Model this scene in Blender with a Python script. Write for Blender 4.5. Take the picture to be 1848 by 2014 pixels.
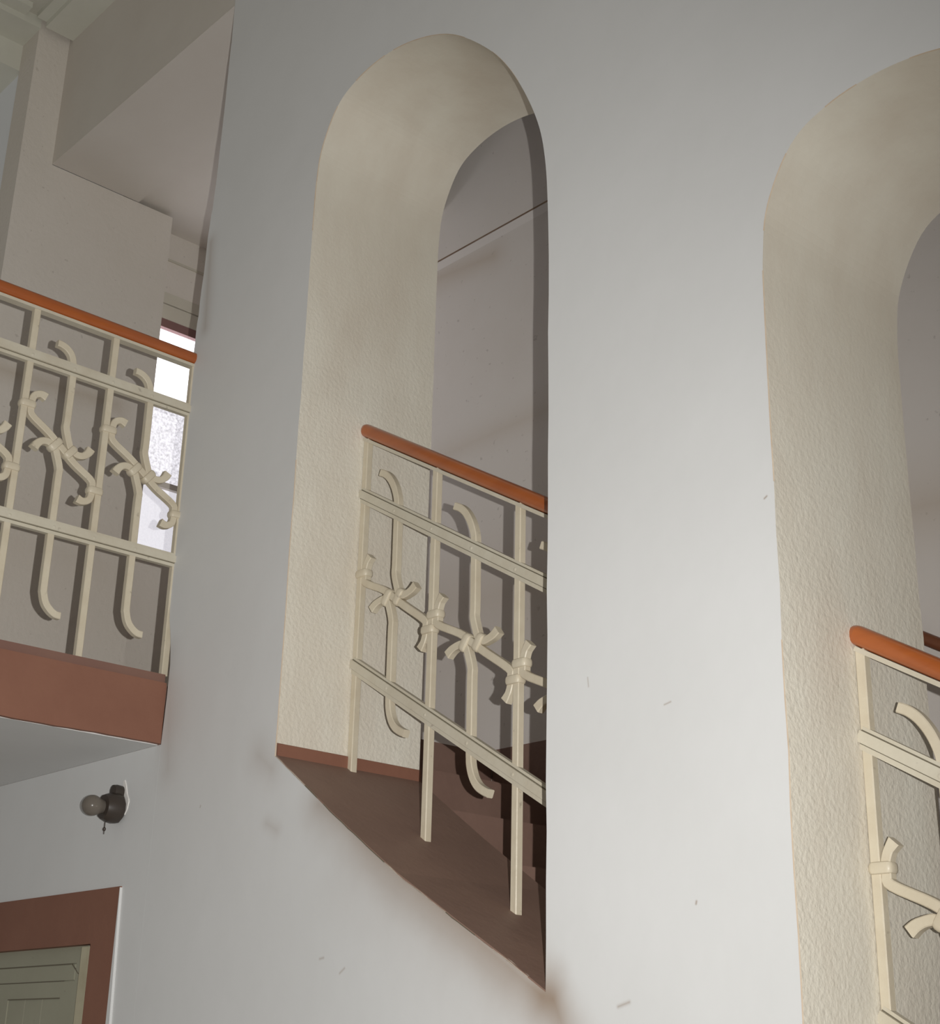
import bpy, bmesh, math, random
from mathutils import Vector, Matrix
from mathutils.geometry import tessellate_polygon

C = bpy.context.scene.collection
for o in list(bpy.data.objects):
    bpy.data.objects.remove(o)
random.seed(7)
S = 2.0            # plan unit: distance from the viewer to the arched wall, in metres
EYE = 1.6          # eye height above the hall floor
PI = math.pi


def V(x, y, z):
    """plan units (origin at the eye) -> metres (origin on the floor)"""
    return Vector((x * S, y * S, z * S + EYE))


# ------------------------------------------------------------------ camera
cam = bpy.data.cameras.new('camera')
cam.sensor_fit = 'HORIZONTAL'
cam.sensor_width = 36.0
cam.lens = 2880.16 / 1848.0 * 36.0
cam.clip_start = 0.02
co = bpy.data.objects.new('camera', cam)
C.objects.link(co)
yaw, pitch, roll = math.radians(48.1015), math.radians(20.772), math.radians(1.40226)
F = Vector((-math.sin(yaw) * math.cos(pitch), math.cos(yaw) * math.cos(pitch), math.sin(pitch)))
R0 = F.cross(Vector((0, 0, 1))).normalized()
U0 = R0.cross(F)
Rv = math.cos(roll) * R0 + math.sin(roll) * U0
Uv = -math.sin(roll) * R0 + math.cos(roll) * U0
M = Matrix((Rv, Uv, -F)).transposed().to_4x4()
M.translation = Vector((0, 0, EYE))
co.matrix_world = M
bpy.context.scene.camera = co

# ------------------------------------------------------------------ light
w = bpy.data.worlds.new('world')
bpy.context.scene.world = w
w.use_nodes = True
w.node_tree.nodes['Background'].inputs[0].default_value = (1.0, 0.965, 0.91, 1)
w.node_tree.nodes['Background'].inputs[1].default_value = 0.22

fl = bpy.data.lights.new('flash', 'SPOT')       # the flash gun that lights the picture, held just right of the lens
fl.energy = 335
fl.color = (1.0, 0.99, 0.965)
fl.spot_size = math.radians(108)
fl.spot_blend = 1.0
fl.shadow_soft_size = 0.005
flo = bpy.data.objects.new('flash', fl)
C.objects.link(flo)
fdir = (F * 2880 - Rv * 1000 - Uv * 450).normalized()
flo.rotation_euler = fdir.to_track_quat('-Z', 'Y').to_euler()
flo.location = Vector((0, 0, EYE)) + Rv * 0.082 + Uv * 0.006

vs = bpy.context.scene.view_settings
vs.view_transform = 'Standard'
vs.look = 'None'
vs.gamma = 1
vs.use_curve_mapping = False
vs.exposure = 0.07


# ------------------------------------------------------------------ materials
def mat(name, col, rough=0.7, col2=None, nscale=3.0, nmix=0.5, bump=0.0, bscale=40.0, spec=0.3,
        speck=0.0, stretch=(1, 1, 1), coat=0.0):
    m = bpy.data.materials.new(name)
    m.use_nodes = True
    nt = m.node_tree
    b = nt.nodes['Principled BSDF']
    b.inputs['Roughness'].default_value = rough
    b.inputs['Specular IOR Level'].default_value = spec
    if coat:
        b.inputs['Coat Weight'].default_value = coat
        b.inputs['Coat Roughness'].default_value = 0.15
    g = nt.nodes.new('ShaderNodeNewGeometry')
    mp = nt.nodes.new('ShaderNodeMapping')
    mp.inputs['Scale'].default_value = stretch
    nt.links.new(g.outputs['Position'], mp.inputs['Vector'])
    n = nt.nodes.new('ShaderNodeTexNoise')
    n.inputs['Scale'].default_value = nscale
    n.inputs['Detail'].default_value = 6
    n.inputs['Roughness'].default_value = 0.6
    nt.links.new(mp.outputs[0], n.inputs['Vector'])
    rp = nt.nodes.new('ShaderNodeValToRGB')
    rp.color_ramp.elements[0].position = 0.5 - 0.25 * nmix - 0.05
    rp.color_ramp.elements[1].position = 0.5 + 0.25 * nmix + 0.05
    rp.color_ramp.elements[0].color = (*(col2 or col), 1)
    rp.color_ramp.elements[1].color = (*col, 1)
    nt.links.new(n.outputs['Fac'], rp.inputs['Fac'])
    out = rp.outputs['Color']
    if speck:
        n2 = nt.nodes.new('ShaderNodeTexNoise')
        n2.inputs['Scale'].default_value = 42
        n2.inputs['Detail'].default_value = 2
        nt.links.new(g.outputs['Position'], n2.inputs['Vector'])
        r2 = nt.nodes.new('ShaderNodeValToRGB')
        r2.color_ramp.elements[0].position = 0.70
        r2.color_ramp.elements[1].position = 0.76
        r2.color_ramp.elements[1].color = (speck, speck, speck, 1)
        nt.links.new(n2.outputs['Fac'], r2.inputs['Fac'])
        mx = nt.nodes.new('ShaderNodeMixRGB')
        mx.inputs[2].default_value = (0.16, 0.12, 0.09, 1)
        nt.links.new(r2.outputs['Color'], mx.inputs[0])
        nt.links.new(out, mx.inputs[1])
        out = mx.outputs[0]
    nt.links.new(out, b.inputs['Base Color'])
    if bump:
        nb = nt.nodes.new('ShaderNodeTexNoise')
        nb.inputs['Scale'].default_value = bscale
        nb.inputs['Detail'].default_value = 4
        nt.links.new(g.outputs['Position'], nb.inputs['Vector'])
        bp = nt.nodes.new('ShaderNodeBump')
        bp.inputs['Strength'].default_value = 1.0
        bp.inputs['Distance'].default_value = bump
        nt.links.new(nb.outputs['Fac'], bp.inputs['Height'])
        nt.links.new(bp.outputs[0], b.inputs['Normal'])
    return m


def stain(m, terms, colour, axis='X'):
    """mix a dirt colour into a material where a sum of masks (built from position) is high"""
    nt = m.node_tree
    b = nt.nodes['Principled BSDF']
    src = b.inputs['Base Color'].links[0].from_socket
    g = nt.nodes.new('ShaderNodeNewGeometry')
    n = nt.nodes.new('ShaderNodeTexNoise')
    n.inputs['Scale'].default_value = 5.0
    n.inputs['Detail'].default_value = 5
    nt.links.new(g.outputs['Position'], n.inputs['Vector'])
    total = None

    def math_(op, a, bb=None, clamp=False):
        k = nt.nodes.new('ShaderNodeMath')
        k.operation = op
        k.use_clamp = clamp
        for i, v in enumerate((a, bb)):
            if v is None:
                continue
            if isinstance(v, (int, float)):
                k.inputs[i].default_value = v
            else:
                nt.links.new(v, k.inputs[i])
        return k.outputs[0]
    sp = nt.nodes.new('ShaderNodeSeparateXYZ')
    nt.links.new(g.outputs['Position'], sp.inputs[0])
    for (p0, p1, wid, amt) in terms:      # a smear along a segment in the XZ plane of a wall
        dx, dz = p1[0] - p0[0], p1[1] - p0[1]
        L = math.hypot(dx, dz)
        ux, uz = dx / L, dz / L
        rx = math_('SUBTRACT', sp.outputs[axis], p0[0])
        rz = math_('SUBTRACT', sp.outputs['Z'], p0[1])
        t = math_('ADD', math_('MULTIPLY', rx, ux), math_('MULTIPLY', rz, uz))
        t = math_('MINIMUM', math_('MAXIMUM', t, 0.0), L)
        ex = math_('SUBTRACT', rx, math_('MULTIPLY', t, ux))
        ez = math_('SUBTRACT', rz, math_('MULTIPLY', t, uz))
        d = math_('SQRT', math_('ADD', math_('MULTIPLY', ex, ex), math_('MULTIPLY', ez, ez)))
        wn = math_('MULTIPLY', math_('ADD', n.outputs['Fac'], 0.3), wid)
        k = math_('SUBTRACT', 1.0, math_('DIVIDE', d, wn), clamp=True)
        k = math_('MULTIPLY', math_('MULTIPLY', k, k), amt)
        total = k if total is None else math_('ADD', total, k, clamp=True)
    mx = nt.nodes.new('ShaderNodeMixRGB')
    mx.inputs[2].default_value = (*colour, 1)
    nt.links.new(total, mx.inputs[0])
    nt.links.new(src, mx.inputs[1])
    nt.links.new(mx.outputs[0], b.inputs['Base Color'])


M_wall = mat('white_wall_paint', (0.74, 0.74, 0.735), 0.6, (0.69, 0.69, 0.68), 2.2, 0.9, 0.0012, 9, speck=0.0)
M_reveal = mat('cream_stucco', (0.80, 0.765, 0.665), 0.55, (0.68, 0.615, 0.515), 4.0, 0.9, 0.0024, 95, spec=0.4,
               stretch=(1.5, 1.5, 0.55))
_nt = M_reveal.node_tree      # the stucco grows smoother towards the crown of each arch
_bp = next(n for n in _nt.nodes if n.type == 'BUMP')
_g = _nt.nodes.new('ShaderNodeNewGeometry')
_dp = _nt.nodes.new('ShaderNodeVectorMath'); _dp.operation = 'DOT_PRODUCT'; _dp.inputs[1].default_value = (0.585, 0, 1)
_nt.links.new(_g.outputs['Position'], _dp.inputs[0])
_mr = _nt.nodes.new('ShaderNodeMapRange'); _mr.inputs[1].default_value = 1.45; _mr.inputs[2].default_value = 2.25
_mr.inputs[3].default_value = 1.0; _mr.inputs[4].default_value = 0.12
_nt.links.new(_dp.outputs['Value'], _mr.inputs[0])
_nt.links.new(_mr.outputs[0], _bp.inputs['Strength'])
M_back = mat('grey_stair_plaster', (0.80, 0.755, 0.715), 0.75, (0.75, 0.695, 0.645), 2.5, 1.0, 0.001, 20, speck=0.25)
M_pier = mat('warm_grey_plaster', (0.72, 0.67, 0.61), 0.75, (0.66, 0.61, 0.54), 2.5, 1.0, 0.002, 50, speck=0.2)
M_lintel = mat('lintel_plaster', (0.66, 0.62, 0.56), 0.8, (0.60, 0.55, 0.49), 2.0, 1.0, 0.001, 20)
M_cornice = mat('cornice_paint', (0.66, 0.65, 0.57), 0.7, (0.60, 0.59, 0.51), 6, 1.0)
M_brown = mat('red_brown_paint', (0.275, 0.132, 0.088), 0.6, (0.225, 0.102, 0.068), 5, 1.0, 0.001, 30, spec=0.25)
M_kerb = mat('dark_kerb_paint', (0.24, 0.135, 0.10), 0.7, (0.19, 0.10, 0.08), 5, 1.0)
M_sill = mat('dark_brown_sill_paint', (0.29, 0.185, 0.143), 0.55, (0.23, 0.143, 0.112), 6, 1.0, 0.001, 35, spec=0.3)
M_step = mat('brown_step_paint', (0.29, 0.182, 0.143), 0.6, (0.23, 0.14, 0.11), 6, 1.0, 0.001, 35)
M_iron = mat('cream_iron_paint', (0.70, 0.635, 0.50), 0.42, (0.58, 0.50, 0.37), 14, 1.0, 0.0006, 90, spec=0.5, speck=0.35)
M_rail = mat('pale_rail_paint', (0.66, 0.62, 0.51), 0.42, (0.55, 0.49, 0.38), 14, 1.0, 0.0006, 90, spec=0.5, speck=0.35)
M_wood = mat('varnished_orange_wood', (0.44, 0.118, 0.024), 0.3, (0.33, 0.080, 0.018), 10, 1.0, 0.0, 30, spec=0.5,
             coat=0.4, stretch=(0.6, 0.6, 3))
M_darkwood = mat('dark_stained_wood', (0.23, 0.085, 0.04), 0.35, (0.17, 0.06, 0.03), 12, 1.0, spec=0.4)
M_leaf = mat('grey_green_door_paint', (0.38, 0.37, 0.28), 0.55, (0.33, 0.32, 0.24), 5, 1.0, speck=0.4)
M_bead = mat('chipped_cream_paint', (0.56, 0.52, 0.38), 0.55, (0.42, 0.37, 0.25), 12, 1.0, speck=0.9)
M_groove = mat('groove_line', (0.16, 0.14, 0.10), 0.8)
M_bake = mat('black_bakelite', (0.035, 0.028, 0.024), 0.4, (0.06, 0.045, 0.035), 12, 1.0, spec=0.4)
M_floor = mat('grey_floor', (0.42, 0.40, 0.37), 0.6, (0.36, 0.34, 0.31), 2, 1.0)
M_ceil = mat('ceiling_paint', (0.60, 0.58, 0.50), 0.8, (0.55, 0.53, 0.46), 2, 1.0)
M_rust = mat('rust_stained_edge', (0.36, 0.22, 0.14), 0.8, (0.50, 0.38, 0.28), 9, 0.8)
M_patch = mat('fresh_white_plaster', (0.85, 0.82, 0.78), 0.8)
M_ledge_hi = mat('ledge_highlight_tone', (0.84, 0.79, 0.75), 0.75)  # lighter tone paints in the highlight along the ledge's bevelled edge
M_edge = mat('cracked_paint_edge', (0.52, 0.40, 0.29), 0.8, (0.66, 0.56, 0.44), 30, 1.0)
M_chip = mat('chipped_plaster_edge', (0.66, 0.60, 0.52), 0.85, (0.36, 0.29, 0.23), 40, 1.0)
M_far = mat('daylight_tinted_plaster', (0.84, 0.86, 0.88), 0.7, (0.80, 0.82, 0.84), 2, 1.0)  # bluish daylight on this wall is put into its base colour
M_maroon = mat('maroon_window_paint', (0.22, 0.12, 0.11), 0.6)
M_board = mat('window_board_paint', (0.60, 0.57, 0.48), 0.6, (0.54, 0.50, 0.42), 6, 1.0)

M_bulb = bpy.data.materials.new('smoky_bulb_glass')
M_bulb.use_nodes = True
_b = M_bulb.node_tree.nodes['Principled BSDF']
_b.inputs['Base Color'].default_value = (0.22, 0.19, 0.16, 1)
_b.inputs['Roughness'].default_value = 0.22
_b.inputs['Transmission Weight'].default_value = 0.35
_b.inputs['IOR'].default_value = 1.3


def pane_mat(name, lo, hi, tex):
    """backlit frosted glass: daylight comes through it"""
    m = bpy.data.materials.new(name)
    m.use_nodes = True
    nt = m.node_tree
    b = nt.nodes['Principled BSDF']
    b.inputs['Base Color'].default_value = (0.8, 0.8, 0.82, 1)
    b.inputs['Roughness'].default_value = 0.35
    g = nt.nodes.new('ShaderNodeNewGeometry')
    n = nt.nodes.new('ShaderNodeTexNoise')
    n.inputs['Scale'].default_value = 95
    n.inputs['Detail'].default_value = 3
    nt.links.new(g.outputs['Position'], n.inputs['Vector'])
    rp = nt.nodes.new('ShaderNodeValToRGB')
    rp.color_ramp.elements[0].position = 0.5 - tex
    rp.color_ramp.elements[1].position = 0.5 + tex
    rp.color_ramp.elements[0].color = (*[c * lo for c in (0.96, 0.95, 1.05)], 1)
    rp.color_ramp.elements[1].color = (*[c * hi for c in (0.97, 0.96, 1.04)], 1)
    nt.links.new(n.outputs['Fac'], rp.inputs['Fac'])
    nt.links.new(rp.outputs['Color'], b.inputs['Emission Color'])
    b.inputs['Emission Strength'].default_value = 1.0
    bp = nt.nodes.new('ShaderNodeBump')
    bp.inputs['Distance'].default_value = 0.004
    nt.links.new(n.outputs['Fac'], bp.inputs['Height'])
    nt.links.new(bp.outputs[0], b.inputs['Normal'])
    return m


M_pane_hi = pane_mat('clear_bright_frosted_glass', 2.6, 3.0, 0.2)
M_pane_mid = pane_mat('pebbled_frosted_glass', 0.36, 0.86, 0.22)
M_pane_lo = pane_mat('pale_frosted_glass', 0.52, 0.57, 0.3)


# ------------------------------------------------------------------ mesh helpers
class MB:
    """collects shapes (in metres, world axes) and links them as ONE mesh object"""

    def __init__(self):
        self.v, self.f, self.mi = [], [], []

    def add(self, vs, fs, mi=0):
        k = len(self.v)
        self.v += [Vector(p) for p in vs]
        self.f += [tuple(i + k for i in f) for f in fs]
        self.mi += [mi] * len(fs)

    def box(self, a, b, mi=0):
        """axis box between two plan-unit corners"""
        a, b = V(*a), V(*b)
        x0, x1 = sorted((a.x, b.x)); y0, y1 = sorted((a.y, b.y)); z0, z1 = sorted((a.z, b.z))
        self.add([(x0, y0, z0), (x1, y0, z0), (x1, y1, z0), (x0, y1, z0), (x0, y0, z1), (x1, y0, z1), (x1, y1, z1), (x0, y1, z1)],
                 [(3, 2, 1, 0), (4, 5, 6, 7), (0, 1, 5, 4), (1, 2, 6, 5), (2, 3, 7, 6), (3, 0, 4, 7)], mi)

    def prism(self, pts, d, mi=0):
        """pts: closed loop of Vectors, extruded by vector d"""
        n = len(pts)
        self.add(list(pts) + [p + d for p in pts],
                 [tuple(range(n - 1, -1, -1)), tuple(range(n, 2 * n))] +
                 [(i, (i + 1) % n, n + (i + 1) % n, n + i) for i in range(n)], mi)

    def sweep(self, path, prof, nrm, cap=True, mi=0, flare=(0, 0)):
        """sweep a profile (list of (side, n) in metres) along a path of Vectors; nrm = plane normal"""
        n = len(path); k = len(prof); vs = []
        for i, p in enumerate(path):
            a = path[max(i - 1, 0)]; c = path[min(i + 1, n - 1)]
            t = (c - a).normalized()
            s = nrm.cross(t).normalized()
            sc = 1.0
            if 0 < i < n - 1:
                d0 = (p - a).normalized(); sc = 1 / max(0.6, t.dot(d0))
            for e_, cnt in ((i, flare[0]), (n - 1 - i, flare[1])):    # hammered, widened tips
                if e_ < cnt:
                    sc *= 1 + 0.28 * (cnt - e_) / cnt
            vs += [p + s * q[0] * sc + nrm * q[1] for q in prof]
        fs = []
        for i in range(n - 1):
            for j in range(k):
                fs.append((i * k + j, i * k + (j + 1) % k, (i + 1) * k + (j + 1) % k, (i + 1) * k + j))
        if cap:
            fs.append(tuple(range(k - 1, -1, -1)))
            fs.append(tuple((n - 1) * k + j for j in range(k)))
        self.add(vs, fs, mi)

    def lathe(self, org, axis, prof, seg=24, mi=0):
        """prof: list of (distance along axis, radius) in metres"""
        axis = axis.normalized()
        e1 = axis.orthogonal().normalized(); e2 = axis.cross(e1)
        vs = []; k = seg
        for d, r in prof:
            vs += [org + axis * d + (e1 * math.cos(2 * PI * j / k) + e2 * math.sin(2 * PI * j / k)) * r for j in range(k)]
        fs = [(i * k + j, i * k + (j + 1) % k, (i + 1) * k + (j + 1) % k, (i + 1) * k + j)
              for i in range(len(prof) - 1) for j in range(k)]
        fs.append(tuple(range(k - 1, -1, -1)))
        fs.append(tuple((len(prof) - 1) * k + j for j in range(k)))
        self.add(vs, fs, mi)

    def build(self, name, mats, parent=None, smooth=False):
        if not isinstance(mats, (list, tuple)):
            mats = [mats]
        org = Vector((0, 0, 0))
        q = parent
        while q is not None:
            org += q.location; q = q.parent
        me = bpy.data.meshes.new(name)
        me.from_pydata([tuple(p - org) for p in self.v], [], self.f)
        for m in mats:
            me.materials.append(m)
        for p, i in zip(me.polygons, self.mi):
            p.material_index = i
        bm = bmesh.new(); bm.from_mesh(me)
        bmesh.ops.recalc_face_normals(bm, faces=bm.faces)
        if smooth:
            for f in bm.faces: f.smooth = True
            for e in bm.edges:
                if len(e.link_faces) == 2 and e.calc_face_angle(0) > 0.6: e.smooth = False
        bm.to_mesh(me); bm.free()
        o = bpy.data.objects.new(name, me)
        C.objects.link(o)
        if parent is not None:
            o.parent = parent
        return o


def struct(o):
    o['kind'] = 'structure'
    return o


def thing(name, loc, label, cat, group=None):
    o = bpy.data.objects.new(name, None)
    C.objects.link(o)
    o.location = loc
    o.empty_display_size = 0.1
    o['label'] = label; o['category'] = cat
    if group: o['group'] = group
    return o


def spline(pts, n=8):
    """Catmull-Rom through 2-D points"""
    out = []
    P = [pts[0]] + list(pts) + [pts[-1]]
    for i in range(1, len(P) - 2):
        p0, p1, p2, p3 = P[i - 1], P[i], P[i + 1], P[i + 2]
        for k in range(n):
            t = k / n
            out.append(tuple(0.5 * ((2 * p1[j]) + (-p0[j] + p2[j]) * t + (2 * p0[j] - 5 * p1[j] + 4 * p2[j] - p3[j]) * t * t
                                    + (-p0[j] + 3 * p1[j] - 3 * p2[j] + p3[j]) * t ** 3) for j in range(2)))
    out.append(tuple(pts[-1]))
    return out


# ================================================================== LARGE STRUCTURE
TH = 1.227          # inner face of the arched wall
YB = 1.66           # back wall of the stair
XL = -1.725         # free left end of the arched wall
XP = -2.36          # face of the pier behind the landing
DX, DZ = 0.7395, -0.4325   # one arch bay along the stair
FLOOR = -EYE / S
CEIL = 1.93

# --- arch outline (rampant arch, sloping sill)
top = [(-1.4535, 1.02), (-1.4530, 1.10), (-1.4515, 1.152), (-1.443, 1.203), (-1.413, 1.2555), (-1.373, 1.277), (-1.320, 1.2845), (-1.264, 1.278),
       (-1.203, 1.2565), (-1.155, 1.2265), (-1.102, 1.1765), (-1.064, 1.127), (-1.033, 1.070), (-1.011, 1.014), (-1.001, 0.962),
       (-0.997, 0.905), (-0.995, 0.84)]
SILL = [(-1.4535, 0.344), (-1.390, 0.301), (-1.327, 0.2585), (-1.270, 0.222), (-1.216, 0.188), (-1.165, 0.160), (-1.118, 0.134), (-1.055, 0.100), (-0.995, 0.066)]


def sill_z(x):
    for (x0, z0), (x1, z1) in zip(SILL, SILL[1:]):
        if x <= x1:
            return z0 + (z1 - z0) * (x - x0) / (x1 - x0)
    return SILL[-1][1]


def arch_outline(dx, dz):
    rnd = random.Random(3)
    left = [(-1.4535, 0.344 + k * (1.02 - 0.344) / 14) for k in range(14)]
    arc = spline(top, 6)
    right = [(-0.995, 0.84 + k * (0.066 - 0.84) / 16) for k in range(1, 16)]
    bot = [SILL[-1 - k] for k in range(len(SILL))][:-1]
    pts = [(x + rnd.uniform(-.0008, .0008), z) for x, z in left] + arc + \
          [(x + rnd.uniform(-.0008, .0008), z) for x, z in right] + bot
    kinds = [0] * len(left) + [1] * (len(arc)) + [0] * len(right) + [2] * len(bot)
    return [(x + dx, z + dz) for x, z in pts], kinds


holes = [arch_outline(0, 0), arch_outline(DX, DZ)]
rnd = random.Random(5)
EDGE = [(-1.7235, 0.3955), (-1.7205, 0.505), (-1.7325, 0.5715), (-1.7392, 0.6242), (-1.7415, 0.6807), (-1.7450, 0.7735), (-1.7450, 0.8888), (-1.7412, 0.9326),
        (-1.7396, 1.0097), (-1.7375, 1.0502), (-1.7347, 1.1188), (-1.7310, 1.2069), (-1.7254, 1.2496), (-1.722, 1.3789), (-1.719, 1.5432), (-1.7195, 1.63), (-1.7195, CEIL)]
edge = [(x + rnd.uniform(-.0008, .0008), z) for x, z in spline(EDGE, 3)]
outer = [(-1.7235, FLOOR), (0.62, FLOOR), (0.62, CEIL)] + edge[::-1]
lower = [(-2.9, FLOOR), (-2.40, FLOOR), (-2.40, 0.19), (-1.80, 0.19), (-1.80, FLOOR), (-1.7235, FLOOR), (-1.7235, 0.3955), (-2.9, 0.3955)]


def wall_mesh():
    mb = MB()
    loops = [outer] + [h[0] for h in holes]
    flat = [p for l in loops for p in l]
    tris = tessellate_polygon([[Vector((x, z, 0)) for x, z in l] for l in loops])
    n = len(flat)
    vs = [V(x, 1.0, z) for x, z in flat] + [V(x, TH, z) for x, z in flat]
    fs = [tuple(t) for t in tris] + [tuple(i + n for i in t[::-1]) for t in tris]
    mb.add(vs, fs, 0)
    k = 0
    for li, l in enumerate(loops):
        m = len(l)
        for i in range(m):
            j = (i + 1) % m
            mi = 0
            if li:
                kd = holes[li - 1][1][i]
                mi = 1
            mb.add([V(l[i][0], 1.0, l[i][1]), V(l[j][0], 1.0, l[j][1]), V(l[j][0], TH, l[j][1]), V(l[i][0], TH, l[i][1])], [(0, 1, 2, 3)], mi)
    return mb


def W2(x, z):
    return (x * S, z * S + EYE)


stain(M_wall, [(W2(-1.36, 0.277), W2(-1.0, 0.063), 0.14, 0.6), (W2(-1.27, 0.20), W2(-1.05, 0.075), 0.30, 0.25),
               (W2(-0.985, 0.06), W2(-0.965, 0.02), 0.12, 0.6), (W2(-1.722, 1.17), W2(-1.715, 1.02), 0.08, 0.45),
               (W2(-1.722, 0.52), W2(-1.70, 0.36), 0.12, 0.25), (W2(-1.49, 0.35), W2(-1.46, 0.33), 0.12, 0.3),
               (W2(-1.462, 0.265), W2(-1.440, 0.255), 0.05, 0.25), (W2(-0.7245, 0.4775), W2(-0.722, 0.479), 0.006, 0.9),
               (W2(-0.940, 0.352), W2(-0.939, 0.343), 0.005, 0.5), (W2(-0.8455, 0.3105), W2(-0.838, 0.312), 0.005, 0.6), (W2(-0.816, 0.134), W2(-0.8155, 0.136), 0.005, 0.9),
               (W2(-0.906, 0.0525), W2(-0.893, 0.056), 0.009, 0.6), (W2(-1.342, 0.107), W2(-1.335, 0.108), 0.008, 0.5), (W2(-1.305, 0.091), W2(-1.297, 0.096), 0.007, 0.5),
               (W2(-1.612, 0.3), W2(-1.611, 0.302), 0.005, 0.7), (W2(-1.722, 1.555), W2(-1.7205, 1.54), 0.014, 0.9)],
      (0.36, 0.28, 0.22))
mb = MB()
mb.prism([V(x, 1.0, z) for x, z in lower], Vector((0, (TH - 1) * S, 0)))
struct(mb.build('wall_lower', M_wall))
wall = struct(wall_mesh().build('wall_front', [M_wall, M_reveal]))

# --- cracked paint line along the arch edges, chipped plaster line along the sills
rnd = random.Random(21)
for n, (dx, dz) in enumerate(((0, 0), (DX, DZ))):
    pts, kinds = arch_outline(dx, dz)
    mb = MB()
    lead = [p for p, k_ in zip(pts, kinds)][:14 + 75]
    tri = [(0.0011, -0.0008), (0.0, 0.0014), (-0.0011, -0.0008)]
    i = 0
    while i < len(lead) - 3:
        m = rnd.randint(2, 6)
        seg = lead[i:i + m + 1]
        i += m
        if len(seg) > 1 and rnd.random() < 0.72:
            mb.sweep([V(x, 1.0, z) for x, z in seg], tri, Vector((0, -1, 0)), mi=0)
    fine = []
    for (x0, z0), (x1, z1) in zip(SILL, SILL[1:]):
        fine += [(x0 + (x1 - x0) * k_ / 5 + dx, z0 + (z1 - z0) * k_ / 5 + dz + rnd.uniform(-.0006, .0006)) for k_ in range(5)]
    i = 0
    while i < len(fine) - 3:
        m = rnd.randint(1, 4)
        seg = fine[i:i + m + 1]
        i += m
        if len(seg) > 1 and rnd.random() < 0.75:
            r_ = rnd.uniform(0.0016, 0.0036)
            mb.sweep([V(x, 1.0, z) for x, z in seg], [(r_, -r_), (0.0006, 0.0012), (-r_ * 0.6, -r_)], Vector((0, -1, 0)), mi=1 if rnd.random() < 0.75 else 2)
    struct(mb.build('trim_%d' % (8 + n), [M_edge, M_chip, M_groove]))

# --- back wall of the stair with its ledge and brown dado
mb = MB()
mb.box((-2.6, YB, FLOOR), (0.62, YB + 0.1, 1.507))
mb.box((-2.6, YB + 0.006, 1.507), (0.62, YB + 0.1, CEIL))
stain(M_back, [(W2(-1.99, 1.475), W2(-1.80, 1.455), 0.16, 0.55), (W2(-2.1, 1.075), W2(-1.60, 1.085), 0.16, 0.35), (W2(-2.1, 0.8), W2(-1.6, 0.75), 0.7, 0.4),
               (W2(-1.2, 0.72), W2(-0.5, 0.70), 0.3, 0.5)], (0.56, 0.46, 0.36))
wb = struct(mb.build('wall_back', M_back))
mb = MB()
mb.add([V(-2.43, YB - 0.0005, 1.5085), V(0.62, YB - 0.0005, 1.5085), V(0.62, YB + 0.0062, 1.5185), V(-2.43, YB + 0.0062, 1.5185)], [(0, 1, 2, 3)])
struct(mb.build('trim_3', M_rust))
mb = MB()
mb.add([V(-2.43, YB - 0.0005, 1.5083), V(0.62, YB - 0.0005, 1.5083), V(0.62, YB - 0.0002, 1.489), V(-2.43, YB - 0.0002, 1.489)], [(0, 1, 2, 3)])
struct(mb.build('trim_7', M_ledge_hi))
mb = MB()
q = [(-1.775, 0.38), (-1.775, 0.496), (-1.60, 0.496), (-1.45, 0.43), (0.2, -0.535), (0.2, -0.70), (-1.45, 0.26)]
mb.prism([V(x, YB - 0.004, z) for x, z in q], Vector((0, 0.008, 0)))
struct(mb.build('baseboard_back', M_step))

stain(M_pier, [(W2(0.92, 1.165), W2(1.20, 1.172), 0.13, 0.55), (W2(0.9, 0.85), W2(1.2, 0.85), 0.75, 0.3)], (0.50, 0.42, 0.33), 'Y')
# --- pier behind the landing, and the wall running left from it
mb = MB()
mb.box((XP - 0.07, 0.9395, 0.3), (XP, 1.276, 1.621))
mb.box((XP - 0.07, 0.9395, 1.621), (XP, 1.006, CEIL))
struct(mb.build('wall_left', M_pier))
mb = MB()
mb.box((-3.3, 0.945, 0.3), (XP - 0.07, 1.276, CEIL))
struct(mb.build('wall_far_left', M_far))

# --- lintel over the opening beside the arched wall, landing ceiling
mb = MB()
mb.box((XP, 1.005, 1.622), (XL, 1.196, CEIL), 0)
struct(mb.build('wall_lintel', M_lintel))
mb = MB()
mb.box((-2.6, 1.196, 1.630), (-1.95, YB, 1.70))
struct(mb.build('ceiling_landing', M_lintel))
mb = MB()
mb.box((-3.3, -2.2, CEIL), (0.62, YB + 0.1, CEIL + 0.06))
struct(mb.build('ceiling', M_ceil))
mb = MB()
mb.box((-3.3, -2.2, FLOOR - 0.05), (0.62, YB + 0.1, FLOOR))
struct(mb.build('floor', M_floor))

# --- window wall beyond the pier
WX = -2.43
mb = MB()
mb.box((WX - 0.08, 1.276, 0.3), (WX, YB, 0.915))
mb.box((WX - 0.08, 1.276, 1.427), (WX, YB, 1.630))
struct(mb.build('wall_window', M_pier))
win = thing('window_1', V(WX, 1.40, 0.915), 'window', 'window')
del win['label']; del win['category']
struct(win)
mb = MB()
mb.box((WX - 0.02, 1.276, 1.410), (WX + 0.004, YB, 1.4285))
mb.box((WX - 0.02, 1.276, 0.914), (WX + 0.004, YB, 0.927))
mb.box((WX - 0.02, 1.276, 0.927), (WX + 0.004, 1.284, 1.410))
mb.build('window_frame', M_maroon, win)
mb = MB()
mb.box((WX - 0.015, 1.284, 1.0655), (WX + 0.002, YB, 1.0775))
mb.build('glazing_bar', M_pier, win)
mb = MB(); mb.box((WX - 0.012, 1.284, 1.235), (WX - 0.008, YB, 1.410)); mb.build('pane', M_pane_hi, win)
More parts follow.
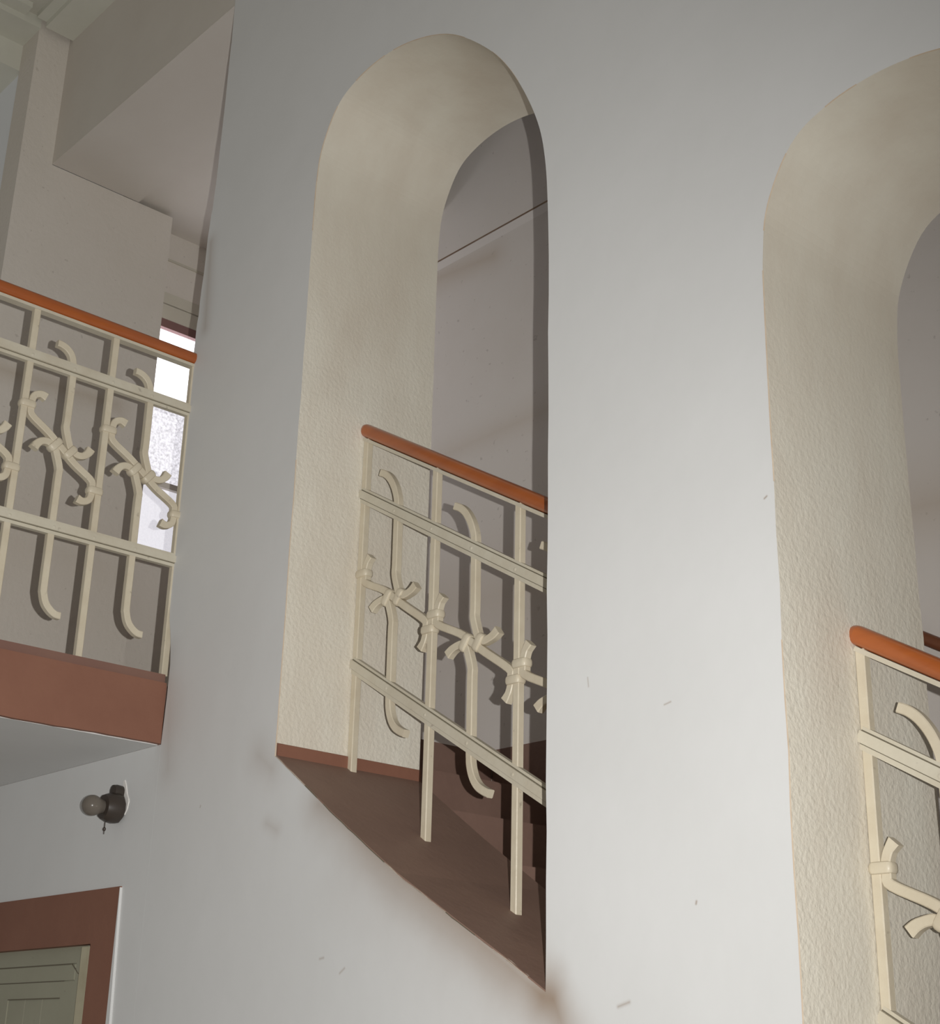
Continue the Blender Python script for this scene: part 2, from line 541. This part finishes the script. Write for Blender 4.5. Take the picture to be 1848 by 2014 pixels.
mb = MB(); mb.box((WX - 0.012, 1.284, 1.0775), (WX - 0.008, YB, 1.235)); mb.build('pane', M_pane_mid, win)
mb = MB(); mb.box((WX - 0.012, 1.284, 0.927), (WX - 0.008, YB, 1.0655)); mb.build('pane', M_pane_lo, win)
mb = MB()
mb.box((WX, 1.276, 1.4285), (WX + 0.006, YB, 1.4605))
mb.build('head_board', M_board, win)
mb = MB()
mb.box((WX, 1.276, 1.4625), (WX + 0.008, YB, 1.487))
mb.build('head_board', M_board, win)
mb = MB()
mb.box((WX, 1.276, 1.564), (WX + 0.004, YB, 1.5685))
mb.build('picture_rail', M_board, win)

# --- cornices at the hall ceiling
mb = MB()
mb.box((-2.345, 0.945, 1.905), (XL + 0.02, 1.005, CEIL))
mb.box((-2.345, 0.925, 1.918), (XL + 0.02, 0.945, CEIL))
struct(mb.build('trim_4', M_cornice))
mb = MB()
mb.box((-2.43, 0.30, 1.905), (-2.355, 0.9395, CEIL))
mb.box((-2.355, 0.30, 1.918), (-2.325, 0.905, CEIL))
struct(mb.build('trim_5', M_cornice))
mb = MB()
mb.box((-2.9, 0.30, 1.845), (-2.43, 0.945, CEIL))
struct(mb.build('trim_6', M_cornice))

# --- sloping sills of the arches (painted brown) and skirting on the jambs
for n, (dx, dz) in enumerate(((0, 0), (DX, DZ))):
    mb = MB()
    a = [(x + dx, z + dz) for x, z in SILL]
    a[0] = (a[0][0] + .001, a[0][1]); a[-1] = (a[-1][0] - .001, a[-1][1])
    prof = [V(x, 1.0004, z + 0.0022) for x, z in a]
    prof2 = [V(x, 1.0004, z + 0.0002) for x, z in a[::-1]]
    k = len(a)
    d = Vector((0, (TH - 1.0008) * S, 0))
    P = prof + prof2
    m = len(P)
    mb.add(P + [p + d for p in P], [(i, i + 1, m - 2 - i, m - 1 - i) for i in range(k - 1)] +
           [(m + m - 1 - i, m + m - 2 - i, m + i + 1, m + i) for i in range(k - 1)] +
           [(i, (i + 1) % m, m + (i + 1) % m, m + i) for i in range(m)])
    struct(mb.build('trim_%d' % (n + 1), M_sill))
mb = MB()
mb.add([V(-1.4535, 1.001, 0.345), V(-1.4535, TH, 0.333), V(-1.4535, TH, 0.3605), V(-1.4535, 1.001, 0.3605),
        V(-1.4505, 1.001, 0.343), V(-1.4505, TH, 0.333), V(-1.4505, TH, 0.3595), V(-1.4505, 1.001, 0.3595)],
       [(0, 1, 2, 3), (4, 5, 6, 7), (0, 1, 5, 4), (1, 2, 6, 5), (2, 3, 7, 6), (3, 0, 4, 7)])
struct(mb.build('baseboard_arch', M_brown))

# ================================================================== STAIR AND LANDING
st = thing('staircase', V(-1.0, 1.44, FLOOR), 'brown painted staircase rising to the left behind the arched white wall', 'staircase')
TR, RS = 0.145, 0.085
k = 0
z = 0.492
x = -1.77
while z > FLOOR + 0.01:
    zt = z - RS
    x1 = x + TR
    if zt <= FLOOR + 0.002:
        break
    mb = MB()
    mb.box((x, TH + 0.002, max(zt - 2.2 * RS, FLOOR)), (x1, YB - 0.005, zt))
    mb.build('step', M_step, st)
    z = zt; x = x1
    k += 1

ld = thing('stair_landing', V(-2.1, 1.0, 0.396), 'projecting stair landing with red-brown painted fascia above the door', 'landing')
mb = MB()
mb.box((-2.9, 0.35, 0.3957), (-1.732, 0.9385, 0.48))
mb.box((-2.355, 0.9385, 0.3957), (-1.732, 0.9999, 0.48))
mb.build('slab', M_wall, ld)
mb = MB()
mb.box((-2.355, 0.9999, 0.3957), (-1.775, YB - 0.005, 0.490))
mb.build('floor_slab', M_step, ld)
mb = MB()
rnd = random.Random(11)
N = 34
ys = [0.35 + (1.0 - 0.35) * i / N for i in range(N + 1)]
lo = [0.3958 + rnd.uniform(0, .0018) for _ in ys]
vs = [V(-1.724, y, zz) for y, zz in zip(ys, lo)] + [V(-1.724, y, 0.48) for y in ys] + \
     [V(-1.7325, y, zz) for y, zz in zip(ys, lo)] + [V(-1.7325, y, 0.48) for y in ys]
n = N + 1
fs = []
for i in range(N):
    fs += [(i, i + 1, n + i + 1, n + i), (2 * n + i, 3 * n + i, 3 * n + i + 1, 2 * n + i + 1),
           (n + i, n + i + 1, 3 * n + i + 1, 3 * n + i), (i, 2 * n + i, 2 * n + i + 1, i + 1)]
fs += [(0, n, 3 * n, 2 * n), (N, 2 * n + N, 3 * n + N, n + N)]
mb.add(vs, fs)
mb.build('fascia', M_brown, ld)
mb = MB()
mb.box((-1.757, 0.35, 0.48), (-1.7285, 0.9995, 0.4925))
mb.build('kerb', M_kerb, ld)

# ================================================================== RAILINGS
HB = 0.0048         # half width of a square bar


def oct_prof(h, c=0.10):
    a, b = h * S, h * S * (1 - 2 * c)
    return [(a, -b), (a, b), (b, a), (-b, a), (-a, b), (-a, -b), (-b, -a), (b, -a)]


BAR = oct_prof(HB)


def make_railing(root, P2, nrm, posts, shorts, slope, hr, ur, lr, Sz, Ez, Nz, foot, u0, u1, curl_t, curl_b, tip, start_partial=None,
                 capL=True):
    """P2(u,w) -> metres; slope: rise per unit u; hr/ur/lr/Sz/Ez/Nz: heights as functions of u"""
    def path(pts):
        return [P2(u, ww) for u, ww in pts]

    def off(pts, n):
        return [p + nrm * n * S for p in path(pts)]
    # handrail
    mb = MB()
    prof = []
    for i in range(20):
        a = 2 * PI * i / 20
        ca, sa = math.cos(a), math.sin(a)
        prof.append((math.copysign(abs(sa) ** 0.8, sa) * 0.0093 * S, math.copysign(abs(ca) ** 0.8, ca) * 0.0108 * S))
    uu = [u0 - 0.0055, u0 - 0.003, u0 + 0.002] + [u0 + (u1 - u0) * i / 8 for i in range(1, 9)]
    pts = [P2(u, hr(u)) for u in uu]
    mb.sweep(pts[2:], prof, nrm)
    t = (pts[3] - pts[2]).normalized(); s = nrm.cross(t)
    if capL:
        ring = []
        for f_, d_ in ((1.0, 0.0), (0.92, 0.004), (0.7, 0.0075), (0.4, 0.0092)):
            ring.append([pts[2] - t * d_ * S + s * q[0] * f_ + nrm * q[1] * f_ for q in prof])
        kk = len(prof)
        mb.add([p for r in ring for p in r], [(i * kk + j, i * kk + (j + 1) % kk, (i + 1) * kk + (j + 1) % kk, (i + 1) * kk + j)
                                              for i in range(3) for j in range(kk)] + [tuple(3 * kk + j for j in range(kk))])
    h = mb.build('handrail', M_wood, root, True)
    h['label'] = 'rounded orange-brown varnished wooden handrail'
    # iron strip below the handrail
    mb = MB()
    q = 0.0098 / math.cos(math.atan(slope)) + 0.0018
    mb.sweep(path([(u0, hr(u0) - q - .0004), (u1, hr(u1) - q - .0004)]), [(0.0022 * S, -0.0062 * S), (0.0022 * S, 0.0062 * S), (-0.0022 * S, 0.0062 * S), (-0.0022 * S, -0.0062 * S)], nrm)
    mb.build('iron_strip', M_rail, root)
    # flat rails
    for nm, fz in (('upper_rail', ur), ('lower_rail', lr)):
        mb = MB()
        ends = [(u0 - 0.002, fz(u0 - 0.002)), (u1, fz(u1))]
        a = 0.0042 * S; a1 = 0.0058 * S
        mb.sweep(off(ends, 0), [(a1, 0.0050 * S), (a1, 0.0082 * S), (-a, 0.0082 * S), (-a, 0.0050 * S)], nrm)
        b = 0.0098 * S
        mb.sweep(off(ends, 0), [(b, -0.0026 * S), (b, 0.0051 * S), (-b, 0.0051 * S), (-b, -0.0026 * S)], nrm)
        mb.sweep(off(ends, 0), [(a, -0.0085 * S), (a, -0.0045 * S), (-a, -0.0045 * S), (-a, -0.0085 * S)], nrm)
        for sg in (1, -1):        # dark strips painting in the shadow line beside the raised strip
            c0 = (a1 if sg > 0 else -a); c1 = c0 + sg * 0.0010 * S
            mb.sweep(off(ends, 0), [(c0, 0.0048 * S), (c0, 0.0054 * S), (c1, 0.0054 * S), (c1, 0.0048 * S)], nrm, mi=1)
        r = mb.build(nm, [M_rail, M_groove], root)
        for u in posts + shorts:
            if not (u0 + 0.01 < u < u1 - 0.004):
                continue
            mv = MB()
            mv.lathe(P2(u, fz(u)) + nrm * 0.0079 * S, nrm, [(0, 0.0025 * S), (0.0006 * S, 0.0022 * S), (0.0011 * S, 0.0009 * S)], 10)
            mv.build('rivet', M_rail, r, True)
    # posts
    for u in posts:
        mb = MB()
        mb.sweep(path([(u, foot(u)), (u, hr(u) - 0.0125)]), BAR, nrm)
        mb.build('post', M_iron, root)

    def collar(mb, c, ax, L):
        """rounded band round two bars: c centre (u,w), ax unit in-plane direction across the bars"""
        cx = P2(*c)
        A = (P2(c[0] + ax[0] * .01, c[1] + ax[1] * .01) - cx).normalized()
        B = nrm.cross(A)
        prof = []
        hl, hn, rr = L * S, 0.0076 * S, 0.0048 * S
        for sx, sy, a0 in ((1, 1, 0), (-1, 1, 90), (-1, -1, 180), (1, -1, 270)):
            for k_ in range(4):
                a = math.radians(a0 + 30 * k_)
                prof.append((sx * (hl - rr) + rr * math.cos(a), sy * (hn - rr) + rr * math.sin(a)))
        ring = []
        for f_, dd in ((0.80, -0.0052), (0.93, -0.0044), (1.02, -0.002), (1.02, 0.002), (0.93, 0.0044), (0.80, 0.0052)):
            ring.append([cx + B * dd * S + A * p[0] * f_ + nrm * p[1] * f_ for p in prof])
        kk = len(prof)
        mb.add([p for r in ring for p in r], [(i * kk + j, i * kk + (j + 1) % kk, (i + 1) * kk + (j + 1) % kk, (i + 1) * kk + j)
                                              for i in range(5) for j in range(kk)] +
               [tuple(range(kk - 1, -1, -1)), tuple(5 * kk + j for j in range(kk))])

    G = 2 * HB + 0.0003
    collars = []
    # short curled bars, in two pieces that bend along the scroll bar at the knot
    for u in shorts:
        n0 = Nz(u)
        # scroll direction
        d = Vector((posts[1] - posts[0], Ez(posts[1]) + 0.0 - Sz(posts[0]))).normalized()
        e = Vector((-d.y, d.x))
        if e.y < 0: e = -e

        def L(a, b):
            return (u + d.x * a + e.x * b, n0 + d.y * a + e.y * b)
        pts = [(u + a, ww + curl_t[0] + ur(u)) for a, ww in curl_t[1]] + [(u + .0012, n0 + 0.045), (u + .0012, n0 + 0.030), L(0.000, G + .003), L(0.006, G), L(0.016, G)] + \
              [L(a, b + G) for a, b in tip['node']]
        mb = MB(); mb.sweep(path(spline(pts, 4)), BAR, nrm, flare=(0, 9))
        mb.build('curled_bar', M_iron, root)
        pts = [(u + a, ww + curl_b[0] + lr(u)) for a, ww in curl_b[1]] + [(u - .0012, n0 - 0.045), (u - .0012, n0 - 0.030), L(0.000, -G - .003), L(-0.006, -G), L(-0.016, -G)] + \
              [L(-a, -b - G) for a, b in tip['node']]
        mb = MB(); mb.sweep(path(spline(pts, 4)), BAR, nrm, flare=(0, 9))
        mb.build('curled_bar', M_iron, root)
        collars.append((L(0.0105, G / 2), (e.x, e.y), G / 2 + HB + 0.0018))
        collars.append((L(-0.0105, -G / 2), (e.x, e.y), G / 2 + HB + 0.0018))
    # scroll bars from post to post
    pairs = list(zip(posts, posts[1:]))
    for a, b in pairs:
        s0, e0 = Sz(a), Ez(b)
        d = Vector((b - a, e0 - s0)).normalized()
        x0, x1 = a + G, b - G
        pts = [(x0 + p, s0 + q_) for p, q_ in tip['start']] + [(x0, s0 + .004), (x0, s0 - 0.006), (x0 + 0.004, s0 - 0.015)]
        mid = ((a + b) / 2, Nz((a + b) / 2))
        pts += [(mid[0] - 0.022, mid[1] - 0.022 * d.y / d.x), mid, (mid[0] + 0.022, mid[1] + 0.022 * d.y / d.x)]
        pts += [(x1 - 0.004, e0 + 0.015), (x1, e0 + 0.006), (x1, e0 - .004)] + [(x1 - p, e0 - q_) for p, q_ in reversed(tip['start'])]
        mb = MB(); mb.sweep(path(spline(pts, 4)), BAR, nrm, flare=(6, 6))
        mb.build('scroll_bar', M_iron, root)
        collars.append(((a + G / 2, s0), (1, 0), G / 2 + HB + 0.0018))
        collars.append(((b - G / 2, e0), (1, 0), G / 2 + HB + 0.0018))
    for c in collars:
        if c[0][0] > u1: continue
        mb = MB(); collar(mb, *c)
        mb.build('collar', M_iron, root, True)


# landing railing: runs towards the viewer along Y in the plane X = -1.74
RX = -1.7405
rl = thing('landing_railing', V(RX, 0.75, 0.4925), 'cream wrought-iron railing with wooden handrail along the landing edge, left side', 'railing')
lposts = [0.8725 - 0.1225 * k for k in range(4)][::-1] + [1.0025]
lshorts = [0.9355 - 0.1225 * k for k in range(4)][::-1]
cst = lambda v: (lambda u: v)
make_railing(rl, lambda u, ww: V(RX, u, ww), Vector((1, 0, 0)), lposts, lshorts, 0.0, cst(0.9770), cst(0.8925), cst(0.6595),
             cst(0.8225), cst(0.7275), cst(0.7745), cst(0.4925), 0.505, 1.012,
             (0.0, [(-0.0275, 0.0325), (-0.020, 0.0318), (-0.012, 0.0285), (-0.005, 0.0215), (-0.001, 0.010), (0.0004, 0.0), (0.001, -0.02)]),
             (0.0, [(0.0265, -0.1165), (0.019, -0.1158), (0.011, -0.111), (0.004, -0.103), (0.0, -0.091), (-0.001, -0.08), (-0.001, -0.02)]),
             {'start': [(0.020, 0.0175), (0.013, 0.0195), (0.006, 0.0175), (0.0015, 0.0125)], 'node': [(0.022, 0.003), (0.026, 0.009), (0.027, 0.017), (0.0255, 0.024)]},
             capL=False)

# stair railings in the arches: plane Y = 1.112, sloping
RY = 1.112
GRP = 'sloping iron stair railings in the arches'
rs = thing('stair_railing', V(-1.2245, RY, 0.19), 'cream iron stair railing with wooden handrail inside the middle tall arch', 'railing', GRP)
sposts = [-1.4480, -1.3020, -1.1510, -1.0015]
sshorts = [-1.3775, -1.2270, -1.0760]
line = lambda z0, m: (lambda u: z0 + m * (u + 1.4565))
make_railing(rs, lambda u, ww: V(u, RY, ww), Vector((0, -1, 0)), sposts, sshorts, -0.583, line(0.8082, -0.583), line(0.7138, -0.583), line(0.4806, -0.592),
             line(0.6034, -0.585), line(0.5860, -0.585), lambda u: 0.5523 - 0.585 * (u + 1.3775),
             lambda u: sill_z(u) - 0.001, -1.4522, -0.9965,
             (0.0, [(-0.0370, 0.0650), (-0.027, 0.0600), (-0.017, 0.0510), (-0.008, 0.0375), (-0.002, 0.0225), (0.0, 0.010), (0.0005, -0.02)]),
             (0.0, [(0.0330, -0.0600), (0.024, -0.0560), (0.014, -0.0495), (0.006, -0.0390), (0.001, -0.025), (-0.0005, -0.010), (-0.0005, 0.01)]),
             {'start': [(0.0095, 0.0215), (0.0058, 0.0172), (0.0026, 0.0125)], 'node': [(0.021, 0.0035), (0.0255, 0.0085), (0.029, 0.014), (0.0315, 0.021)]})


def copy_tree(o, parent=None):
    c = o.copy(); C.objects.link(c)
    if parent: c.parent = parent
    for ch in list(o.children):
        copy_tree(ch, c)
    return c


r2 = copy_tree(rs)
r2.location = rs.location + Vector((DX * S, 0, DZ * S))
r2['label'] = 'cream iron stair railing with bright orange handrail in the right-hand arch, cut by the frame'

# dark handrail on the back wall seen past the right arch
wh = thing('wall_handrail', V(-0.8, YB - 0.03, 0.44), 'dark brown wooden handrail on the stair back wall, glimpsed in the right arch', 'handrail')
mb = MB()
prof = [(math.sin(2 * PI * i / 14) * 0.0085 * S, math.cos(2 * PI * i / 14) * 0.0085 * S) for i in range(14)]
mb.sweep([V(-1.06, YB - 0.03, 0.590), V(-0.45, YB - 0.03, 0.233)], prof, Vector((0, -1, 0)))
mb.build('handrail', M_darkwood, wh, True)
for x in (-0.86, -0.55):
    mb = MB()
    zc = 0.590 - 0.585 * (x + 1.06)
    mb.lathe(V(x, YB - 0.03, zc - 0.006), Vector((0, 1, 0)), [(0, 0.004 * S), (0.030 * S, 0.004 * S)], 10)
    mb.build('bracket', M_rail, wh, True)

# ================================================================== DOOR
dr = thing('door_1', V(-2.1, 1.0, FLOOR), 'x', 'x')
del dr['label']; del dr['category']
struct(dr)
mb = MB()
mb.box((-2.4135, 0.9975, 0.1435), (-1.7875, 1.03, 0.2145))
mb.box((-1.8515, 0.9975, FLOOR), (-1.7875, 1.03, 0.1435))
mb.box((-2.4135, 0.9975, FLOOR), (-2.349, 1.03, 0.1435))
mb.build('door_casing', M_brown, dr)
mb = MB()
q = [(-1.7874, 0.213), (-1.7868, 0.213), (-1.7775, 0.03), (-1.7775, FLOOR), (-1.7874, FLOOR)]
mb.prism([V(x, 0.9965, z) for x, z in q], Vector((0, 0.0035 * S, 0)))
mb.build('plaster_edge', M_wall, dr)
lf = MB()
lf.box((-2.349, 1.014, FLOOR + 0.002), (-1.853, 1.028, 0.1435))
leaf = lf.build('door_leaf', M_leaf, dr)
mb = MB(); mb.box((-2.349, 1.0115, 0.0765), (-1.881, 1.014, 0.098)); mb.box((-1.947, 1.0115, -0.1), (-1.881, 1.014, 0.0765)); mb.box((-2.349, 1.0115, -0.1), (-2.104, 1.014, 0.0765))
mb.build('panel_frame', M_leaf, leaf)
mb = MB(); mb.box((-2.349, 1.0115, 0.1215), (-1.881, 1.014, 0.1435)); mb.box((-1.910, 1.0115, 0.098), (-1.881, 1.014, 0.1215)); mb.build('top_rail', M_leaf, leaf)
mb = MB(); mb.box((-2.349, 1.0118, 0.0995), (-1.914, 1.014, 0.1200)); mb.build('moulding', M_leaf, leaf)
mb = MB()
mb.box((-2.349, 1.0112, 0.1198), (-1.925, 1.0122, 0.1212)); mb.box((-2.349, 1.0112, 0.0982), (-1.940, 1.0122, 0.0992))
mb.prism([V(x, 1.0112, z) for x, z in ((-1.925, 0.1212), (-1.922, 0.1212), (-1.9005, 0.107), (-1.903, 0.107))], Vector((0, 0.001 * S, 0)))
mb.box((-2.104, 1.0112, 0.0757), (-1.947, 1.0122, 0.0772))
mb.build('groove', M_groove, leaf)
for i in range(3):
    mb = MB(); a = -2.103 + i * 0.052
    mb.box((a, 1.0128, -0.1), (a + 0.0505, 1.014, 0.0755)); mb.build('panel_board', M_leaf, leaf)
mb = MB(); mb.box((-1.8800, 1.0005, FLOOR + 0.002), (-1.8580, 1.014, 0.1405)); mb.build('door_bead', M_bead, dr)

# ================================================================== WALL LAMP
wl = thing('wall_lamp', V(-1.812, 1.0, 0.325), 'bare bulb in a black socket fixed to the white wall above the door', 'lamp')
AX = Vector((0.02, -1, -0.02))
mb = MB()
mb.lathe(V(-1.8145, 1.0, 0.3195), AX, [(-0.001, 0.0150 * S), (0.004 * S, 0.0205 * S), (0.011 * S, 0.0212 * S), (0.020 * S, 0.0195 * S), (0.027 * S, 0.0165 * S), (0.0275 * S, 0.0110 * S)], 12)
mb.build('socket', M_bake, wl, True)
mb = MB()
mb.lathe(V(-1.8135, 1.0, 0.3420), AX, [(-0.001, 0.0080 * S), (0.010 * S, 0.0092 * S), (0.015 * S, 0.0085 * S), (0.0165 * S, 0.004 * S)], 12)
mb.box((-1.8210, 0.989, 0.318), (-1.8060, 1.0, 0.342))
mb.build('cable_box', M_bake, wl, True)
mb = MB()
ba = V(-1.8145, 1.0, 0.3195) + AX.normalized() * 0.0265 * S
rb = 0.0142 * S
cz = 0.0165 * S
prof = [(-0.002 * S, 0.0085 * S), (0.003 * S, 0.0095 * S)]
for k in range(4, 13):
    a = PI - PI * (k / 12.0)
    prof.append((cz + rb * math.cos(a), max(rb * math.sin(a), 0.0006)))
mb.lathe(ba, AX, prof, 24)
mb.build('bulb', M_bulb, wl, True)
mb = MB()
mb.lathe(V(-1.8215, 0.983, 0.3010), Vector((0, 0, -1)), [(0, 0.0007 * S), (0.0075 * S, 0.0008 * S), (0.009 * S, 0.0022 * S), (0.0115 * S, 0.0022 * S), (0.013 * S, 0.0008 * S), (0.017 * S, 0.0006 * S)], 8)
mb.build('pull_wire', M_bake, wl)
mb = MB()
q = [(-1.8120, 0.3565), (-1.8085, 0.3580), (-1.8035, 0.350), (-1.7990, 0.338), (-1.7935, 0.331), (-1.7920, 0.327), (-1.7945, 0.317), (-1.800, 0.310), (-1.810, 0.318)]
mb.prism([V(x, 0.9988, z) for x, z in q], Vector((0, 0.0012 * S, 0)))
mb.build('plaster_patch', M_patch, wl)
